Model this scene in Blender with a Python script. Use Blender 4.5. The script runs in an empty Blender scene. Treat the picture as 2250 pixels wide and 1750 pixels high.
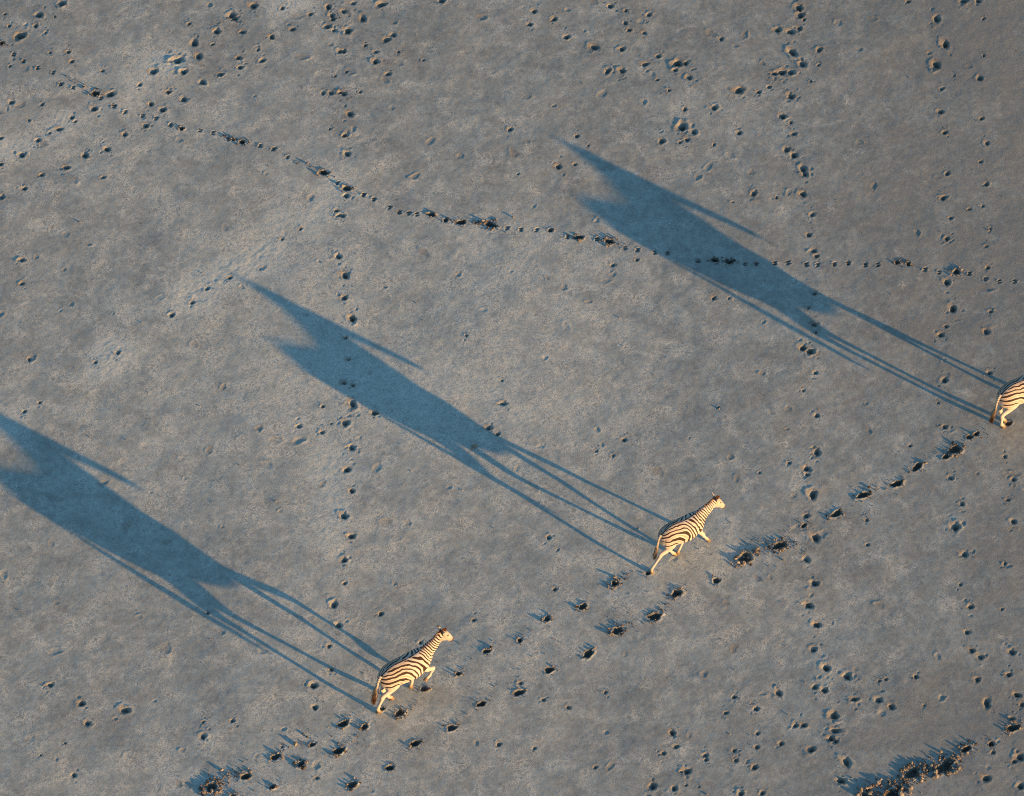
import bpy, bmesh, math
import numpy as np
from mathutils import Vector

# ------------------------------------------------------------------ camera, sky, sun, exposure
scene = bpy.context.scene
COL = scene.collection
R = math.radians

PITCH, DIST, HALF = R(50.0), 130.0, 12.4          # looking down 50 degrees from a helicopter 130 m away
cam_data = bpy.data.cameras.new('camera')
cam = bpy.data.objects.new('camera', cam_data)
COL.objects.link(cam)
cam.location = (0.0, -DIST * math.cos(PITCH), DIST * math.sin(PITCH))
cam.rotation_euler = (math.pi / 2 - PITCH, 0.0, 0.0)
cam_data.sensor_width = 36.0
cam_data.lens = 18.0 / (HALF / DIST)
cam_data.clip_end = 8000.0
scene.camera = cam

SUN_ELEV = R(6.3)
SUN_AZ = R(-35.5)                                # direction towards the sun, measured from +x
sun_dir = Vector((math.cos(SUN_ELEV) * math.cos(SUN_AZ), math.cos(SUN_ELEV) * math.sin(SUN_AZ), math.sin(SUN_ELEV)))
world = bpy.data.worlds.new('World')
scene.world = world
world.use_nodes = True
wn = world.node_tree.nodes
sky = wn.new('ShaderNodeTexSky')
sky.sky_type = 'NISHITA'
sky.sun_disc = False
sky.sun_elevation = SUN_ELEV
sky.sun_rotation = math.pi / 2 - SUN_AZ
sky.air_density = 1.4
sky.dust_density = 0.0
sky.ozone_density = 3.5
wn['Background'].inputs['Strength'].default_value = 0.123
world.node_tree.links.new(sky.outputs['Color'], wn['Background'].inputs['Color'])

sun_data = bpy.data.lights.new('sun', 'SUN')
sun_data.energy = 5.0
sun_data.color = (1.0, 0.535, 0.20)
sun_data.angle = R(0.53)
sun = bpy.data.objects.new('sun', sun_data)
COL.objects.link(sun)
sun.rotation_euler = sun_dir.to_track_quat('Z', 'Y').to_euler()
sun.location = (30, -20, 20)

scene.view_settings.view_transform = 'Standard'
scene.view_settings.look = 'None'
scene.view_settings.gamma = 1.0
scene.view_settings.exposure = 1.3
scene.view_settings.use_curve_mapping = False
scene.cycles.use_denoising = False
scene.cycles.filter_width = 1.1

# ------------------------------------------------------------------ helpers
rng = np.random.default_rng(11)


def link(name, mesh, material=None, parent=None):
    o = bpy.data.objects.new(name, mesh)
    COL.objects.link(o)
    if material is not None and not mesh.materials:
        mesh.materials.append(material)
    if parent is not None:
        o.parent = parent
    return o


class Noise:
    """smooth lattice noise, about -1..1"""
    def __init__(self, seed):
        self.t = np.random.default_rng(seed).uniform(-1, 1, (256, 256))

    def __call__(self, x, y):
        xi = np.floor(x).astype(int); yi = np.floor(y).astype(int)
        fx = x - xi; fy = y - yi
        fx = fx * fx * fx * (fx * (fx * 6 - 15) + 10); fy = fy * fy * fy * (fy * (fy * 6 - 15) + 10)
        a = self.t[xi & 255, yi & 255]; b = self.t[(xi + 1) & 255, yi & 255]
        c = self.t[xi & 255, (yi + 1) & 255]; d = self.t[(xi + 1) & 255, (yi + 1) & 255]
        return (a * (1 - fx) + b * fx) * (1 - fy) + (c * (1 - fx) + d * fx) * fy


def smoothstep(a, b, x):
    t = np.clip((x - a) / (b - a), 0, 1)
    return t * t * (3 - 2 * t)


def mesh_from_arrays(name, verts, quads):
    me = bpy.data.meshes.new(name)
    me.vertices.add(len(verts))
    me.vertices.foreach_set('co', np.asarray(verts, np.float32).ravel())
    n = quads.shape[1]
    me.loops.add(quads.size)
    me.loops.foreach_set('vertex_index', quads.astype(np.int32).ravel())
    me.polygons.add(len(quads))
    me.polygons.foreach_set('loop_start', np.arange(0, quads.size, n, dtype=np.int32))
    me.polygons.foreach_set('use_smooth', np.ones(len(quads), bool))
    me.update(calc_edges=True)
    return me


def point_attr(me, name, values):
    a = me.attributes.new(name, 'FLOAT', 'POINT')
    a.data.foreach_set('value', np.asarray(values, np.float32))


class Nodes:
    """tiny wrapper to write node trees shortly"""
    def __init__(self, name, rough=0.9, spec=0.1):
        self.m = bpy.data.materials.new(name)
        self.m.use_nodes = True
        self.nt = self.m.node_tree
        self.b = self.nt.nodes['Principled BSDF']
        self.b.inputs['Roughness'].default_value = rough
        self.b.inputs['Specular IOR Level'].default_value = spec

    def put(self, sock, v):
        if isinstance(v, bpy.types.NodeSocket):
            self.nt.links.new(v, sock)
        else:
            sock.default_value = v

    def attr(self, name):
        n = self.nt.nodes.new('ShaderNodeAttribute'); n.attribute_name = name
        return n.outputs['Fac']

    def coord(self):
        return self.nt.nodes.new('ShaderNodeTexCoord').outputs['Object']

    def math(self, op, a, b=0.0, clamp=False):
        n = self.nt.nodes.new('ShaderNodeMath'); n.operation = op; n.use_clamp = clamp
        self.put(n.inputs[0], a); self.put(n.inputs[1], b)
        return n.outputs[0]

    def ramp(self, v, lo, hi, to0=0.0, to1=1.0):
        n = self.nt.nodes.new('ShaderNodeMapRange')
        self.put(n.inputs[0], v)
        for i, q in enumerate((lo, hi, to0, to1)):
            n.inputs[i + 1].default_value = q
        return n.outputs[0]

    def noise(self, co, scale, detail=2.0, rough=0.5, distort=0.0):
        n = self.nt.nodes.new('ShaderNodeTexNoise')
        self.put(n.inputs['Vector'], co)
        n.inputs['Scale'].default_value = scale; n.inputs['Detail'].default_value = detail
        n.inputs['Roughness'].default_value = rough; n.inputs['Distortion'].default_value = distort
        return n.outputs['Fac']

    def mix(self, f, a, b):
        n = self.nt.nodes.new('ShaderNodeMix'); n.data_type = 'RGBA'
        self.put(n.inputs[0], f); self.put(n.inputs[6], a); self.put(n.inputs[7], b)
        return n.outputs[2]

    def bump(self, h, dist, strength=1.0):
        n = self.nt.nodes.new('ShaderNodeBump')
        n.inputs['Strength'].default_value = strength; n.inputs['Distance'].default_value = dist
        self.put(n.inputs['Height'], h)
        self.put(self.b.inputs['Normal'], n.outputs[0])

    def base(self, c):
        self.put(self.b.inputs['Base Color'], c)


# ------------------------------------------------------------------ materials
def pan_material():
    n = Nodes('salt_pan_crust', 0.95, 0.05)
    co = n.coord()
    patch = n.noise(co, 1.1, 5.0, 0.65, 0.7)
    mott = n.noise(co, 5.5, 8.0, 0.80, 0.5)
    grit = n.noise(co, 34.0, 3.0, 0.8, 0.3)
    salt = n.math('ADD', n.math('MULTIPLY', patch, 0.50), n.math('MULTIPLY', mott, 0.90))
    salt = n.math('ADD', salt, n.math('MULTIPLY', n.attr('salt'), 0.15))  # attribute holds salt patches and the painted vignette together
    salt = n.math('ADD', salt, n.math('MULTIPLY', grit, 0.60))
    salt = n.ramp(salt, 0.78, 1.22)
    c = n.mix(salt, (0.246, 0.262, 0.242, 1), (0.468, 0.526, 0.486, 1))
    c = n.mix(n.ramp(grit, 0.58, 0.70, 0.0, 0.75), c, (0.165, 0.165, 0.150, 1))
    c = n.mix(n.ramp(grit, 0.42, 0.30, 0.0, 0.70), c, (0.60, 0.655, 0.615, 1))
    # crinkled salt flakes: thin pale veins, thickest where the crust is saltiest
    vein = n.math('ABSOLUTE', n.math('SUBTRACT', n.noise(co, 6.0, 6.0, 0.72, 1.4), 0.5))
    where = n.math('ADD', n.math('MULTIPLY', n.noise(co, 1.7, 3.0, 0.6, 0.5), 1.6), n.math('MULTIPLY', n.attr('salt'), 0.28))
    flake = n.math('MULTIPLY', n.ramp(vein, 0.050, 0.010, 0.0, 0.85), n.ramp(where, 0.62, 0.98), True)
    c = n.mix(flake, c, (0.585, 0.64, 0.605, 1))
    fleck = n.noise(co, 15.0, 4.0, 0.7, 0.8)
    c = n.mix(n.ramp(fleck, 0.60, 0.70, 0.0, 0.60), c, (0.195, 0.190, 0.170, 1))
    tan = n.ramp(n.noise(co, 3.1, 6.0, 0.75, 0.8), 0.58, 0.74, 0.0, 0.28)
    c = n.mix(tan, c, (0.285, 0.265, 0.230, 1))
    c = n.mix(n.math('MULTIPLY', n.attr('brown'), n.ramp(mott, 0.3, 0.6, 0.6, 1.0)), c, (0.190, 0.158, 0.122, 1))
    c = n.mix(n.math('MULTIPLY', n.attr('wet_shade'), n.ramp(mott, 0.25, 0.6, 0.7, 1.0)), c, (0.040, 0.034, 0.026, 1))  # wet mud in fresh prints, painted shade in the old pits
    n.base(c)
    h = n.math('ADD', n.math('MULTIPLY', n.noise(co, 20.0, 5.0, 0.75), 1.0), n.math('MULTIPLY', n.noise(co, 80.0, 2.0, 0.6), 0.4))
    h = n.math('ADD', h, n.math('MULTIPLY', flake, 0.5))
    n.bump(h, 0.006, 0.7)
    return n.m


def clod_material():
    n = Nodes('broken_mud', 0.95, 0.1)
    co = n.coord()
    v = n.noise(co, 45.0, 3.0, 0.6)
    t = n.math('ADD', n.attr('tone'), n.ramp(v, 0.3, 0.7, -0.2, 0.2), True)
    c = n.mix(t, (0.045, 0.034, 0.022, 1), (0.30, 0.265, 0.215, 1))
    n.base(c)
    n.bump(v, 0.006, 0.7)
    return n.m


def hide_material():
    n = Nodes('zebra_hide', 0.75, 0.15)
    co = n.coord()
    s = n.math('SINE', n.math('MULTIPLY', n.attr('phase'), 2 * math.pi))
    hair = n.noise(co, 130.0, 2.0, 0.6)
    s = n.math('ADD', s, n.ramp(hair, 0.3, 0.7, -0.12, 0.12))
    d = n.math('SUBTRACT', s, n.attr('thr'))
    dark = n.ramp(d, -0.16, 0.16)
    patch = n.noise(co, 6.0, 3.0, 0.6)
    white = n.mix(n.ramp(patch, 0.35, 0.7, 0.0, 0.5), (0.47, 0.45, 0.42, 1), (0.41, 0.36, 0.29, 1))
    white = n.mix(n.math('MULTIPLY', n.attr('ghost'), n.ramp(s, -0.70, -0.95)), white, (0.30, 0.20, 0.12, 1))
    white = n.mix(n.attr('dust'), white, (0.33, 0.25, 0.16, 1))
    c = n.mix(dark, white, (0.030, 0.020, 0.014, 1))
    c = n.mix(n.attr('muzzle'), c, (0.07, 0.045, 0.03, 1))
    n.base(c)
    n.bump(n.noise(co, 60.0, 2.0, 0.5), 0.004, 0.4)
    return n.m


def mane_material():
    n = Nodes('mane_hair', 0.8, 0.1)
    s = n.math('SINE', n.math('MULTIPLY', n.attr('phase'), 2 * math.pi))
    c = n.mix(n.ramp(s, -0.15, 0.15), (0.50, 0.43, 0.33, 1), (0.02, 0.014, 0.01, 1))
    c = n.mix(n.attr('tip'), c, (0.11, 0.045, 0.018, 1))
    n.base(c)
    return n.m


def plain(name, a, b, scale=30.0, rough=0.7):
    n = Nodes(name, rough, 0.2)
    n.base(n.mix(n.ramp(n.noise(n.coord(), scale, 3.0, 0.6), 0.35, 0.65), a, b))
    return n.m


M_PAN = pan_material()
M_CLOD = clod_material()
M_HIDE = hide_material()
M_MANE = mane_material()
M_HOOF = plain('dusty_hoof', (0.10, 0.075, 0.05, 1), (0.26, 0.20, 0.13, 1), 40.0)
def tuft_material():
    n = Nodes('tail_hair', 0.8, 0.1)
    v = n.noise(n.coord(), 60.0, 2.0, 0.6)
    n.base(n.mix(n.ramp(n.attr('tip'), 0.15, 0.8), n.mix(v, (0.42, 0.37, 0.29, 1), (0.30, 0.24, 0.16, 1)), n.mix(v, (0.05, 0.022, 0.01, 1), (0.17, 0.085, 0.035, 1))))
    return n.m


M_TUFT = tuft_material()
M_EYE = plain('eye', (0.008, 0.006, 0.005, 1), (0.012, 0.009, 0.007, 1), 10.0, 0.25)

# ------------------------------------------------------------------ what is pressed into the pan (metres on the ground)
# old prints: x, y, radius, elongation, angle; fresh prints: x, y, radius, elongation, track, clods, spread, clod size
# streaks of crumbs: x0, y0, x1, y1, count, width, size, track;  big clods: x, y, radius, track
OLD_PRINTS = [
    (-11.62, 13.29, 0.106, 1, 0), (-12.2, 12.88, 0.106, 1, 0), (-12.25, 12.49, 0.061, 1, 0), (-11.98, 12.25, 0.045, 1, 0),
    (-12.64, 12.14, 0.133, 1.5, 30), (-11.25, 11.23, 0.061, 1, 0), (-12.83, 11.07, 0.045, 1, 0), (-6.68, 13.21, 0.106, 1.3, 0),
    (-5.93, 13.12, 0.068, 1, 0), (-7.23, 12.88, 0.106, 1.3, 20), (-7.15, 12.76, 0.083, 1, 0), (-7.59, 12.29, 0.114, 1, 0),
    (-8.16, 11.89, 0.095, 1.5, 80), (-8.02, 11.41, 0.106, 1.3, 110), (-8.56, 11.28, 0.133, 1.4, 25), (-9.16, 10.88, 0.106, 1.3, 20),
    (-8.38, 10.86, 0.106, 1, 0), (-7.44, 10.77, 0.076, 1, 0), (-6.95, 11.02, 0.076, 1, 0), (-7, 11.35, 0.076, 1, 0), (-6.38, 11.27, 0.076, 1, 0),
    (-7.89, 10.5, 0.091, 1, 0), (-8.75, 10.17, 0.076, 1, 0), (-9.48, 10.42, 0.057, 1, 0), (-8.34, 9.92, 0.095, 1, 0), (-8.86, 9.55, 0.095, 1, 0),
    (-9.17, 9.75, 0.068, 1, 0), (-10.22, 10.09, 0.106, 1.5, 20), (-10.61, 9.58, 0.091, 1, 0), (-9.27, 9, 0.083, 1, 0), (-9.79, 8.7, 0.076, 1, 0),
    (-11.97, 8.5, 0.076, 1, 0), (-12.34, 7.99, 0.095, 1, 0), (-10.75, 7.99, 0.095, 1, 0), (-10.21, 8.19, 0.083, 1, 0), (-11.21, 7.57, 0.083, 1, 0),
    (-11.81, 7.32, 0.061, 1, 0), (-12.21, 6.85, 0.068, 1, 0), (-10.26, 7.23, 0.061, 1, 0), (-12.72, 9.81, 0.083, 1, 0), (-11.15, 9.28, 0.061, 1, 0),
    (-11.06, 9.14, 0.045, 1, 0), (-11.46, 8.89, 0.068, 1.4, -10), (-11.69, 8.75, 0.045, 1, 0), (-12.76, 6.56, 0.076, 1, 0),
    (-12.91, 8.57, 0.061, 1, 0), (-12.85, 7.68, 0.068, 1, 0), (-12.13, 4.47, 0.076, 1, 0), (-5.27, 5.51, 0.045, 1, 0), (-5.71, 5.17, 0.045, 1, 0),
    (-4.3, 4.59, 0.083, 1, 0), (-5.2, 12.91, 0.068, 1, 0), (-4.74, 13.17, 0.076, 1.4, 100), (-4.65, 12.87, 0.083, 1, 0), (-4.61, 12.73, 0.076, 1, 0),
    (-4.75, 12.46, 0.083, 1, 0), (-4.58, 12.34, 0.061, 1, 0), (-5.65, 12.37, 0.076, 1, 0), (-6.18, 12.11, 0.076, 1, 0),
    (-6.93, 12.28, 0.068, 1.5, -20), (-6.51, 11.64, 0.053, 1, 0), (-4.81, 10.13, 0.068, 1, 0), (-4.61, 10.13, 0.068, 1, 0),
    (-4.38, 10.16, 0.068, 1, 0), (-4.51, 10.72, 0.038, 1, 0), (-4.61, 8.88, 0.038, 1, 0), (-8.31, 12.56, 0.053, 1, 0), (-11.78, 12.82, 0.038, 1, 0),
    (-4.41, 11.59, 0.076, 1, 0), (-10.46, 10.9, 0.045, 1, 0), (-7.68, 11.84, 0.045, 1, 0), (-4.39, 6.12, 0.061, 1, 0), (-4.31, 5.97, 0.061, 1, 0),
    (-13.07, 12.92, 0.045, 1, 0), (-12.93, 12.5, 0.053, 1, 0), (-11.83, 11.53, 0.045, 1, 0), (-11.37, 11.56, 0.061, 1, 0),
    (-12.23, 9.18, 0.045, 1, 0), (-11.93, 9.73, 0.053, 1, 0), (-4.1, 13.31, 0.068, 1, 0), (-3.38, 13.26, 0.095, 1.6, 25), (-1.82, 13.4, 0.095, 1, 0),
    (-4.35, 13.01, 0.076, 1, 0), (-3.85, 12.75, 0.095, 1.3, 90), (-4.22, 12.31, 0.106, 1.2, 100), (-3.22, 12, 0.095, 1.4, 40),
    (-3.06, 12.17, 0.083, 1, 0), (-3.77, 11.79, 0.053, 1, 0), (-4.32, 11.59, 0.076, 1, 0), (-3.5, 11.23, 0.106, 1, 0), (-4.22, 10.87, 0.053, 1, 0),
    (-3.16, 10.79, 0.068, 1.3, 10), (-4.29, 10.11, 0.091, 1, 0), (-3.86, 10.16, 0.045, 1, 0), (-4.11, 9.4, 0.095, 1.3, 110),
    (-4.23, 8.66, 0.068, 1, 0), (-4.16, 8.03, 0.091, 1, 0), (-4.15, 6.62, 0.083, 1, 0), (-4.22, 5.94, 0.068, 1, 0), (-0.05, 8.86, 0.068, 1, 0),
    (0.56, 13.01, 0.083, 1, 0), (1.08, 12.75, 0.076, 1, 0), (0.45, 12.56, 0.068, 1, 0), (1.4, 12.11, 0.083, 1, 0), (2.09, 11.75, 0.136, 1, 0),
    (2.81, 11.67, 0.091, 1, 0), (3, 12.34, 0.068, 1, 0), (3.38, 12.25, 0.053, 1, 0), (3.52, 12.89, 0.076, 1, 0), (2.91, 12.59, 0.061, 1, 0),
    (2.53, 13.21, 0.083, 1, 0), (2.93, 13.03, 0.053, 1, 0), (2.8, 10.92, 0.091, 1, 0), (2.43, 10.9, 0.076, 1.5, 60), (3.73, 11.42, 0.076, 1, 0),
    (3.39, 11.15, 0.076, 1.4, 5), (4.23, 11.17, 0.144, 1.2, 20), (4.16, 10.93, 0.061, 1, 0), (3.7, 10.59, 0.045, 1, 0), (4.3, 8.97, 0.151, 1.1, 90),
    (3.78, 8.46, 0.098, 1, 0), (4.23, 8.42, 0.053, 1, 0), (1.15, 7.6, 0.106, 1, 0), (1.58, 7.67, 0.053, 1, 0), (1.63, 8.63, 0.068, 1, 0),
    (1.92, 8.31, 0.038, 1, 0), (-2.27, 11.28, 0.045, 1, 0), (0.15, 7.34, 0.038, 1, 0), (3.09, 4.47, 0.053, 1, 0), (2.5, 4.3, 0.061, 1, 0),
    (3.99, 10.22, 0.045, 1, 0), (-3.49, 11.56, 0.061, 1, 0), (-2.91, 11.56, 0.045, 1, 0), (7.39, 13.15, 0.106, 1.4, 90),
    (7.42, 12.88, 0.098, 1.4, 70), (7.51, 12.73, 0.053, 1, 0), (6.82, 12.35, 0.091, 1, 0), (7.15, 12.29, 0.121, 1, 0), (7.38, 12.4, 0.068, 1.4, 90),
    (5.36, 12.03, 0.068, 1, 0), (7.17, 11.56, 0.129, 1.3, 120), (7.87, 11.64, 0.068, 1.5, 70), (7.42, 11.14, 0.114, 1, 0),
    (6.69, 10.81, 0.076, 1, 0), (6.88, 10.86, 0.106, 1.3, 10), (7.11, 10.84, 0.091, 1.3, 5), (5.77, 10.22, 0.121, 1.4, 20),
    (6.27, 10.16, 0.061, 1, 0), (6.54, 10.34, 0.061, 1, 0), (4.42, 11.17, 0.083, 1, 0), (4.51, 10.67, 0.091, 1, 0), (4.38, 9.56, 0.061, 1, 0),
    (5.12, 9.62, 0.106, 1, 0), (4.59, 8.78, 0.091, 1, 0), (4.41, 8.51, 0.068, 1, 0), (5.73, 8.75, 0.076, 1, 0), (5.09, 8.35, 0.045, 1, 0),
    (7.08, 10.02, 0.098, 1.2, 100), (6.84, 9.32, 0.106, 1, 0), (7.05, 9.11, 0.053, 1, 0), (7.11, 8.72, 0.076, 1, 0), (6.93, 8.18, 0.091, 1, 0),
    (7.09, 7.98, 0.098, 1, 0), (7.31, 7.52, 0.098, 1.4, 100), (7.34, 7.34, 0.091, 1, 0), (7.27, 6.66, 0.091, 1, 0), (7.49, 5.97, 0.068, 1, 0),
    (7.37, 5.3, 0.076, 1, 0), (7.47, 4.77, 0.083, 1, 0), (7.54, 4.59, 0.068, 1, 0), (10.93, 12.75, 0.106, 1.5, 80), (11.09, 11.86, 0.106, 1.6, 95),
    (10.82, 11.12, 0.114, 1.7, 90), (10.93, 10.27, 0.061, 1, 0), (10.86, 9.47, 0.076, 1, 0), (10.93, 8.76, 0.068, 1, 0), (10.93, 7.36, 0.068, 1, 0),
    (10.77, 6.53, 0.083, 1, 0), (10.93, 5.86, 0.053, 1, 0), (10.8, 5.17, 0.068, 1, 0), (11.92, 10.65, 0.091, 1, 0), (11.89, 9.24, 0.061, 1, 0),
    (11.97, 8.39, 0.076, 1, 0), (11.78, 7.75, 0.053, 1, 0), (11.89, 7, 0.068, 1, 0), (11.75, 6.26, 0.045, 1, 0), (11.4, 6.16, 0.045, 1, 0),
    (11.89, 5.5, 0.045, 1, 0), (11.76, 4.92, 0.045, 1, 0), (12.14, 12.76, 0.045, 1, 0), (12.03, 13.4, 0.076, 1, 0), (10.22, 13.38, 0.061, 1, 0),
    (11.67, 13.4, 0.083, 1.6, 10), (6.05, 6.68, 0.068, 1.6, 60), (6.61, 6.54, 0.045, 1, 0), (7.83, 11.09, 0.045, 1, 0), (7.61, 10.52, 0.038, 1, 0),
    (11.27, 10.73, 0.038, 1, 0), (12.07, 11.45, 0.045, 1, 0), (5.51, 6.39, 0.03, 1, 0), (-12.09, 3.69, 0.061, 1, 0), (-6.97, 3.88, 0.061, 1, 0),
    (-7.51, 3.52, 0.061, 1, 0), (-7.86, 3.06, 0.061, 1, 0), (-8.36, 2.65, 0.076, 1, 0), (-11.77, 1.24, 0.053, 1, 0), (-10.15, 1.14, 0.053, 1, 0),
    (-9.61, 1.44, 0.061, 1, 0), (-11.43, -0.14, 0.045, 1, 0), (-11.79, -0.42, 0.053, 1, 0), (-5.14, -0.89, 0.068, 1, 0), (-4.58, -0.27, 0.053, 1, 0),
    (-4.36, -0.81, 0.03, 1, 0), (-4.58, -1.08, 0.061, 1, 0), (-4.13, 3.97, 0.106, 1.3, 110), (-4.14, 3.23, 0.091, 1, 0),
    (-3.93, 2.56, 0.098, 1.3, 120), (-4.08, 1.92, 0.053, 1, 0), (-3.99, 1.24, 0.053, 1, 0), (-4.09, 0.49, 0.083, 1, 0), (-3.86, 0.4, 0.053, 1, 0),
    (-3.87, -0.19, 0.098, 1.6, 110), (-3.33, -0.47, 0.076, 1.4, 0), (-4.02, -0.79, 0.098, 1.2, 100), (-3.85, -1.56, 0.114, 1, 0),
    (-3.96, -2.25, 0.098, 1, 0), (-3.83, -2.9, 0.068, 1, 0), (-4, -3.66, 0.106, 1, 0), (-0.57, -0.93, 0.076, 1.4, 20), (-0.35, -1.13, 0.061, 1, 0),
    (-0.23, -0.17, 0.068, 1.5, 0), (-0.25, 0.56, 0.038, 1, 0), (2.7, -1.3, 0.068, 1, 0), (2.02, -1.66, 0.045, 1, 0), (2.43, -1.79, 0.045, 1, 0),
    (-1.12, 2, 0.038, 1, 0), (10.72, 3.73, 0.091, 1, 0), (11.75, 4.21, 0.061, 1, 0), (10.81, 2.88, 0.106, 1.3, 100), (10.63, 2.3, 0.053, 1, 0),
    (10.48, 2.02, 0.083, 1, 0), (11.6, 2.12, 0.091, 1, 0), (11.75, 2.78, 0.053, 1, 0), (7.08, 1.6, 0.106, 1, 0), (7.27, 1.49, 0.106, 1, 0),
    (7.28, 2.9, 0.053, 1, 0), (7.45, 3.37, 0.076, 1, 0), (7.4, 2.36, 0.083, 1, 0), (7.43, 2.1, 0.045, 1, 0), (7.38, 0.81, 0.061, 1, 0),
    (7.06, 0.25, 0.045, 1, 0), (7.35, -0.54, 0.068, 1, 0), (7.31, -1.69, 0.083, 1.8, 80), (7.05, -2.2, 0.106, 1, 0), (7.06, -2.39, 0.068, 1, 0),
    (7.17, -3.01, 0.114, 1.6, 90), (6.99, -3.66, 0.076, 1, 0), (10.5, 0.57, 0.091, 1, 0), (11.6, 0.8, 0.068, 1, 0), (10.43, -0.91, 0.068, 1, 0),
    (10.31, -0.15, 0.038, 1, 0), (9.57, -1.49, 0.045, 1, 0), (6.64, -2.03, 0.053, 1, 0), (5.92, -2.34, 0.038, 1, 0), (10.49, -2.49, 0.068, 1, 0),
    (10.71, -3.3, 0.068, 1, 0), (10.51, -3.99, 0.121, 1.2, 100), (11.82, -1.83, 0.053, 1, 0), (11.99, -2.54, 0.068, 1, 0),
    (11.82, -3.17, 0.053, 1, 0), (11.91, -3.83, 0.083, 1, 0), (4.98, -0.29, 0.03, 1, 0), (8.42, -3.78, 0.053, 1, 0), (4.95, 3.22, 0.061, 1, 0),
    (5.33, 3.21, 0.038, 1, 0), (-4.18, -6.32, 0.098, 1, 0), (-4.06, -6.94, 0.091, 1, 0), (-4.27, -7.54, 0.061, 1, 0), (-4.2, -8.23, 0.053, 1, 0),
    (-4.6, -8.7, 0.098, 1, 0), (-4.57, -9.32, 0.083, 1, 0), (-10.71, -8.67, 0.068, 1, 0), (-9.96, -9.2, 0.091, 1, 0), (-8.95, -9.4, 0.106, 1.2, -20),
    (-9.79, -9.78, 0.083, 1, 0), (-7.12, -9.75, 0.038, 1, 0), (-6.45, -9.71, 0.061, 1, 0), (-7.11, -10.16, 0.083, 1, 0),
    (-10.03, -11.25, 0.068, 1, 0), (-10.27, -10.35, 0.03, 1, 0), (-10.81, -10.7, 0.03, 1, 0), (-4.47, -11.34, 0.053, 1, 0),
    (-7.13, -6.57, 0.053, 1, 0), (-5.28, -10.45, 0.038, 1, 0), (-3.81, -4.28, 0.091, 1, 0), (-3.98, -4.99, 0.076, 1, 0), (-3.94, -5.68, 0.053, 1, 0),
    (-3.08, -6.59, 0.068, 1, 0), (0.86, -4.31, 0.068, 1, 0), (1.08, -4.68, 0.03, 1, 0), (1, -5.86, 0.061, 1, 0), (-0.9, -6.78, 0.053, 1, 0),
    (0.19, -8.63, 0.061, 1, 0), (0.72, -9.11, 0.053, 1, 0), (2.16, -8.88, 0.045, 1, 0), (-0.31, -10.38, 0.068, 1, 0), (0.51, -10.49, 0.045, 1, 0),
    (1.91, -11.03, 0.053, 1, 0), (3.68, -10.05, 0.083, 1, 0), (3.76, -10.44, 0.061, 1, 0), (3.47, -10.63, 0.061, 1, 0), (3.2, -11.56, 0.106, 1, 0),
    (3.7, -11.62, 0.076, 1, 0), (3.87, -11.16, 0.045, 1, 0), (-2.14, -7.44, 0.053, 1, 0), (1.29, -9.33, 0.045, 1.8, -45),
    (7.18, -4.31, 0.106, 1.7, 110), (6.95, -4.97, 0.091, 1, 0), (7.11, -5.69, 0.121, 1, 0), (6.94, -6.34, 0.106, 1, 0), (7.12, -6.92, 0.098, 1, 0),
    (7.02, -7.64, 0.098, 1, 0), (7.29, -8.18, 0.114, 1, 0), (7.77, -8.43, 0.129, 1, 0), (7.01, -8.74, 0.083, 1, 0), (7.23, -8.83, 0.091, 1, 0),
    (6.16, -8.91, 0.083, 1, 0), (5.64, -9.36, 0.076, 1, 0), (5.14, -9.02, 0.061, 1, 0), (4.93, -9.47, 0.053, 1, 0), (6.53, -9.83, 0.068, 1, 0),
    (6.71, -9.83, 0.076, 1, 0), (5.65, -10.06, 0.061, 1, 0), (5.62, -10.46, 0.061, 1, 0), (5.1, -10.55, 0.061, 1, 0), (5.13, -10.83, 0.061, 1, 0),
    (6.18, -10.35, 0.068, 1, 0), (6.86, -10.52, 0.098, 1, 0), (5.54, -11.02, 0.083, 1, 0), (4, -11.14, 0.106, 1, 0), (4.43, -10.69, 0.068, 1, 0),
    (4.45, -10.81, 0.053, 1, 0), (3.97, -11.54, 0.038, 1, 0), (4.27, -11.58, 0.03, 1, 0), (5.21, -11.77, 0.076, 1, 0), (5.71, -11.75, 0.061, 1, 0),
    (7.51, -11.41, 0.098, 1, 0), (7.65, -10.89, 0.098, 1.7, 110), (7.42, -9.57, 0.129, 1, 0), (7.44, -9.98, 0.091, 1.3, 0),
    (7.32, -10.22, 0.098, 1, 0), (7.43, -10.3, 0.068, 1, 0), (7.91, -9.09, 0.076, 1, 0), (8.47, -9.11, 0.098, 1, 0), (8.75, -9.31, 0.083, 1, 0),
    (9.52, -9.27, 0.038, 1, 0), (9.37, -8.44, 0.061, 1, 0), (8.67, -8.52, 0.045, 1, 0), (8.51, -8.57, 0.045, 1, 0), (10.7, -4.82, 0.091, 1, 0),
    (10.75, -6.38, 0.076, 1, 0), (10.62, -7.13, 0.076, 1, 0), (10.71, -7.68, 0.068, 1, 0), (10.9, -7.86, 0.083, 1, 0), (10.79, -8.52, 0.076, 1, 0),
    (10.97, -9.2, 0.091, 1.8, 90), (11.63, -5.09, 0.053, 1, 0), (11.64, -7.71, 0.091, 1, 0), (11.53, -8.38, 0.076, 1, 0),
    (11.69, -8.96, 0.083, 1, 0), (11.52, -9.65, 0.076, 1, 0), (11.78, -9.24, 0.068, 1, 0), (10.83, -11.34, 0.114, 1, 0),
    (11.64, -10.74, 0.114, 1, 0), (11.5, -10.87, 0.061, 1, 0), (11.61, -11.56, 0.091, 1, 0), (11.04, -10.61, 0.053, 1, 0),
    (11.01, -10.36, 0.076, 1, 0), (10.55, -5.72, 0.053, 1, 0), (8.41, -4.52, 0.045, 1, 0), (11.48, -6.46, 0.045, 1, 0),
]
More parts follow.
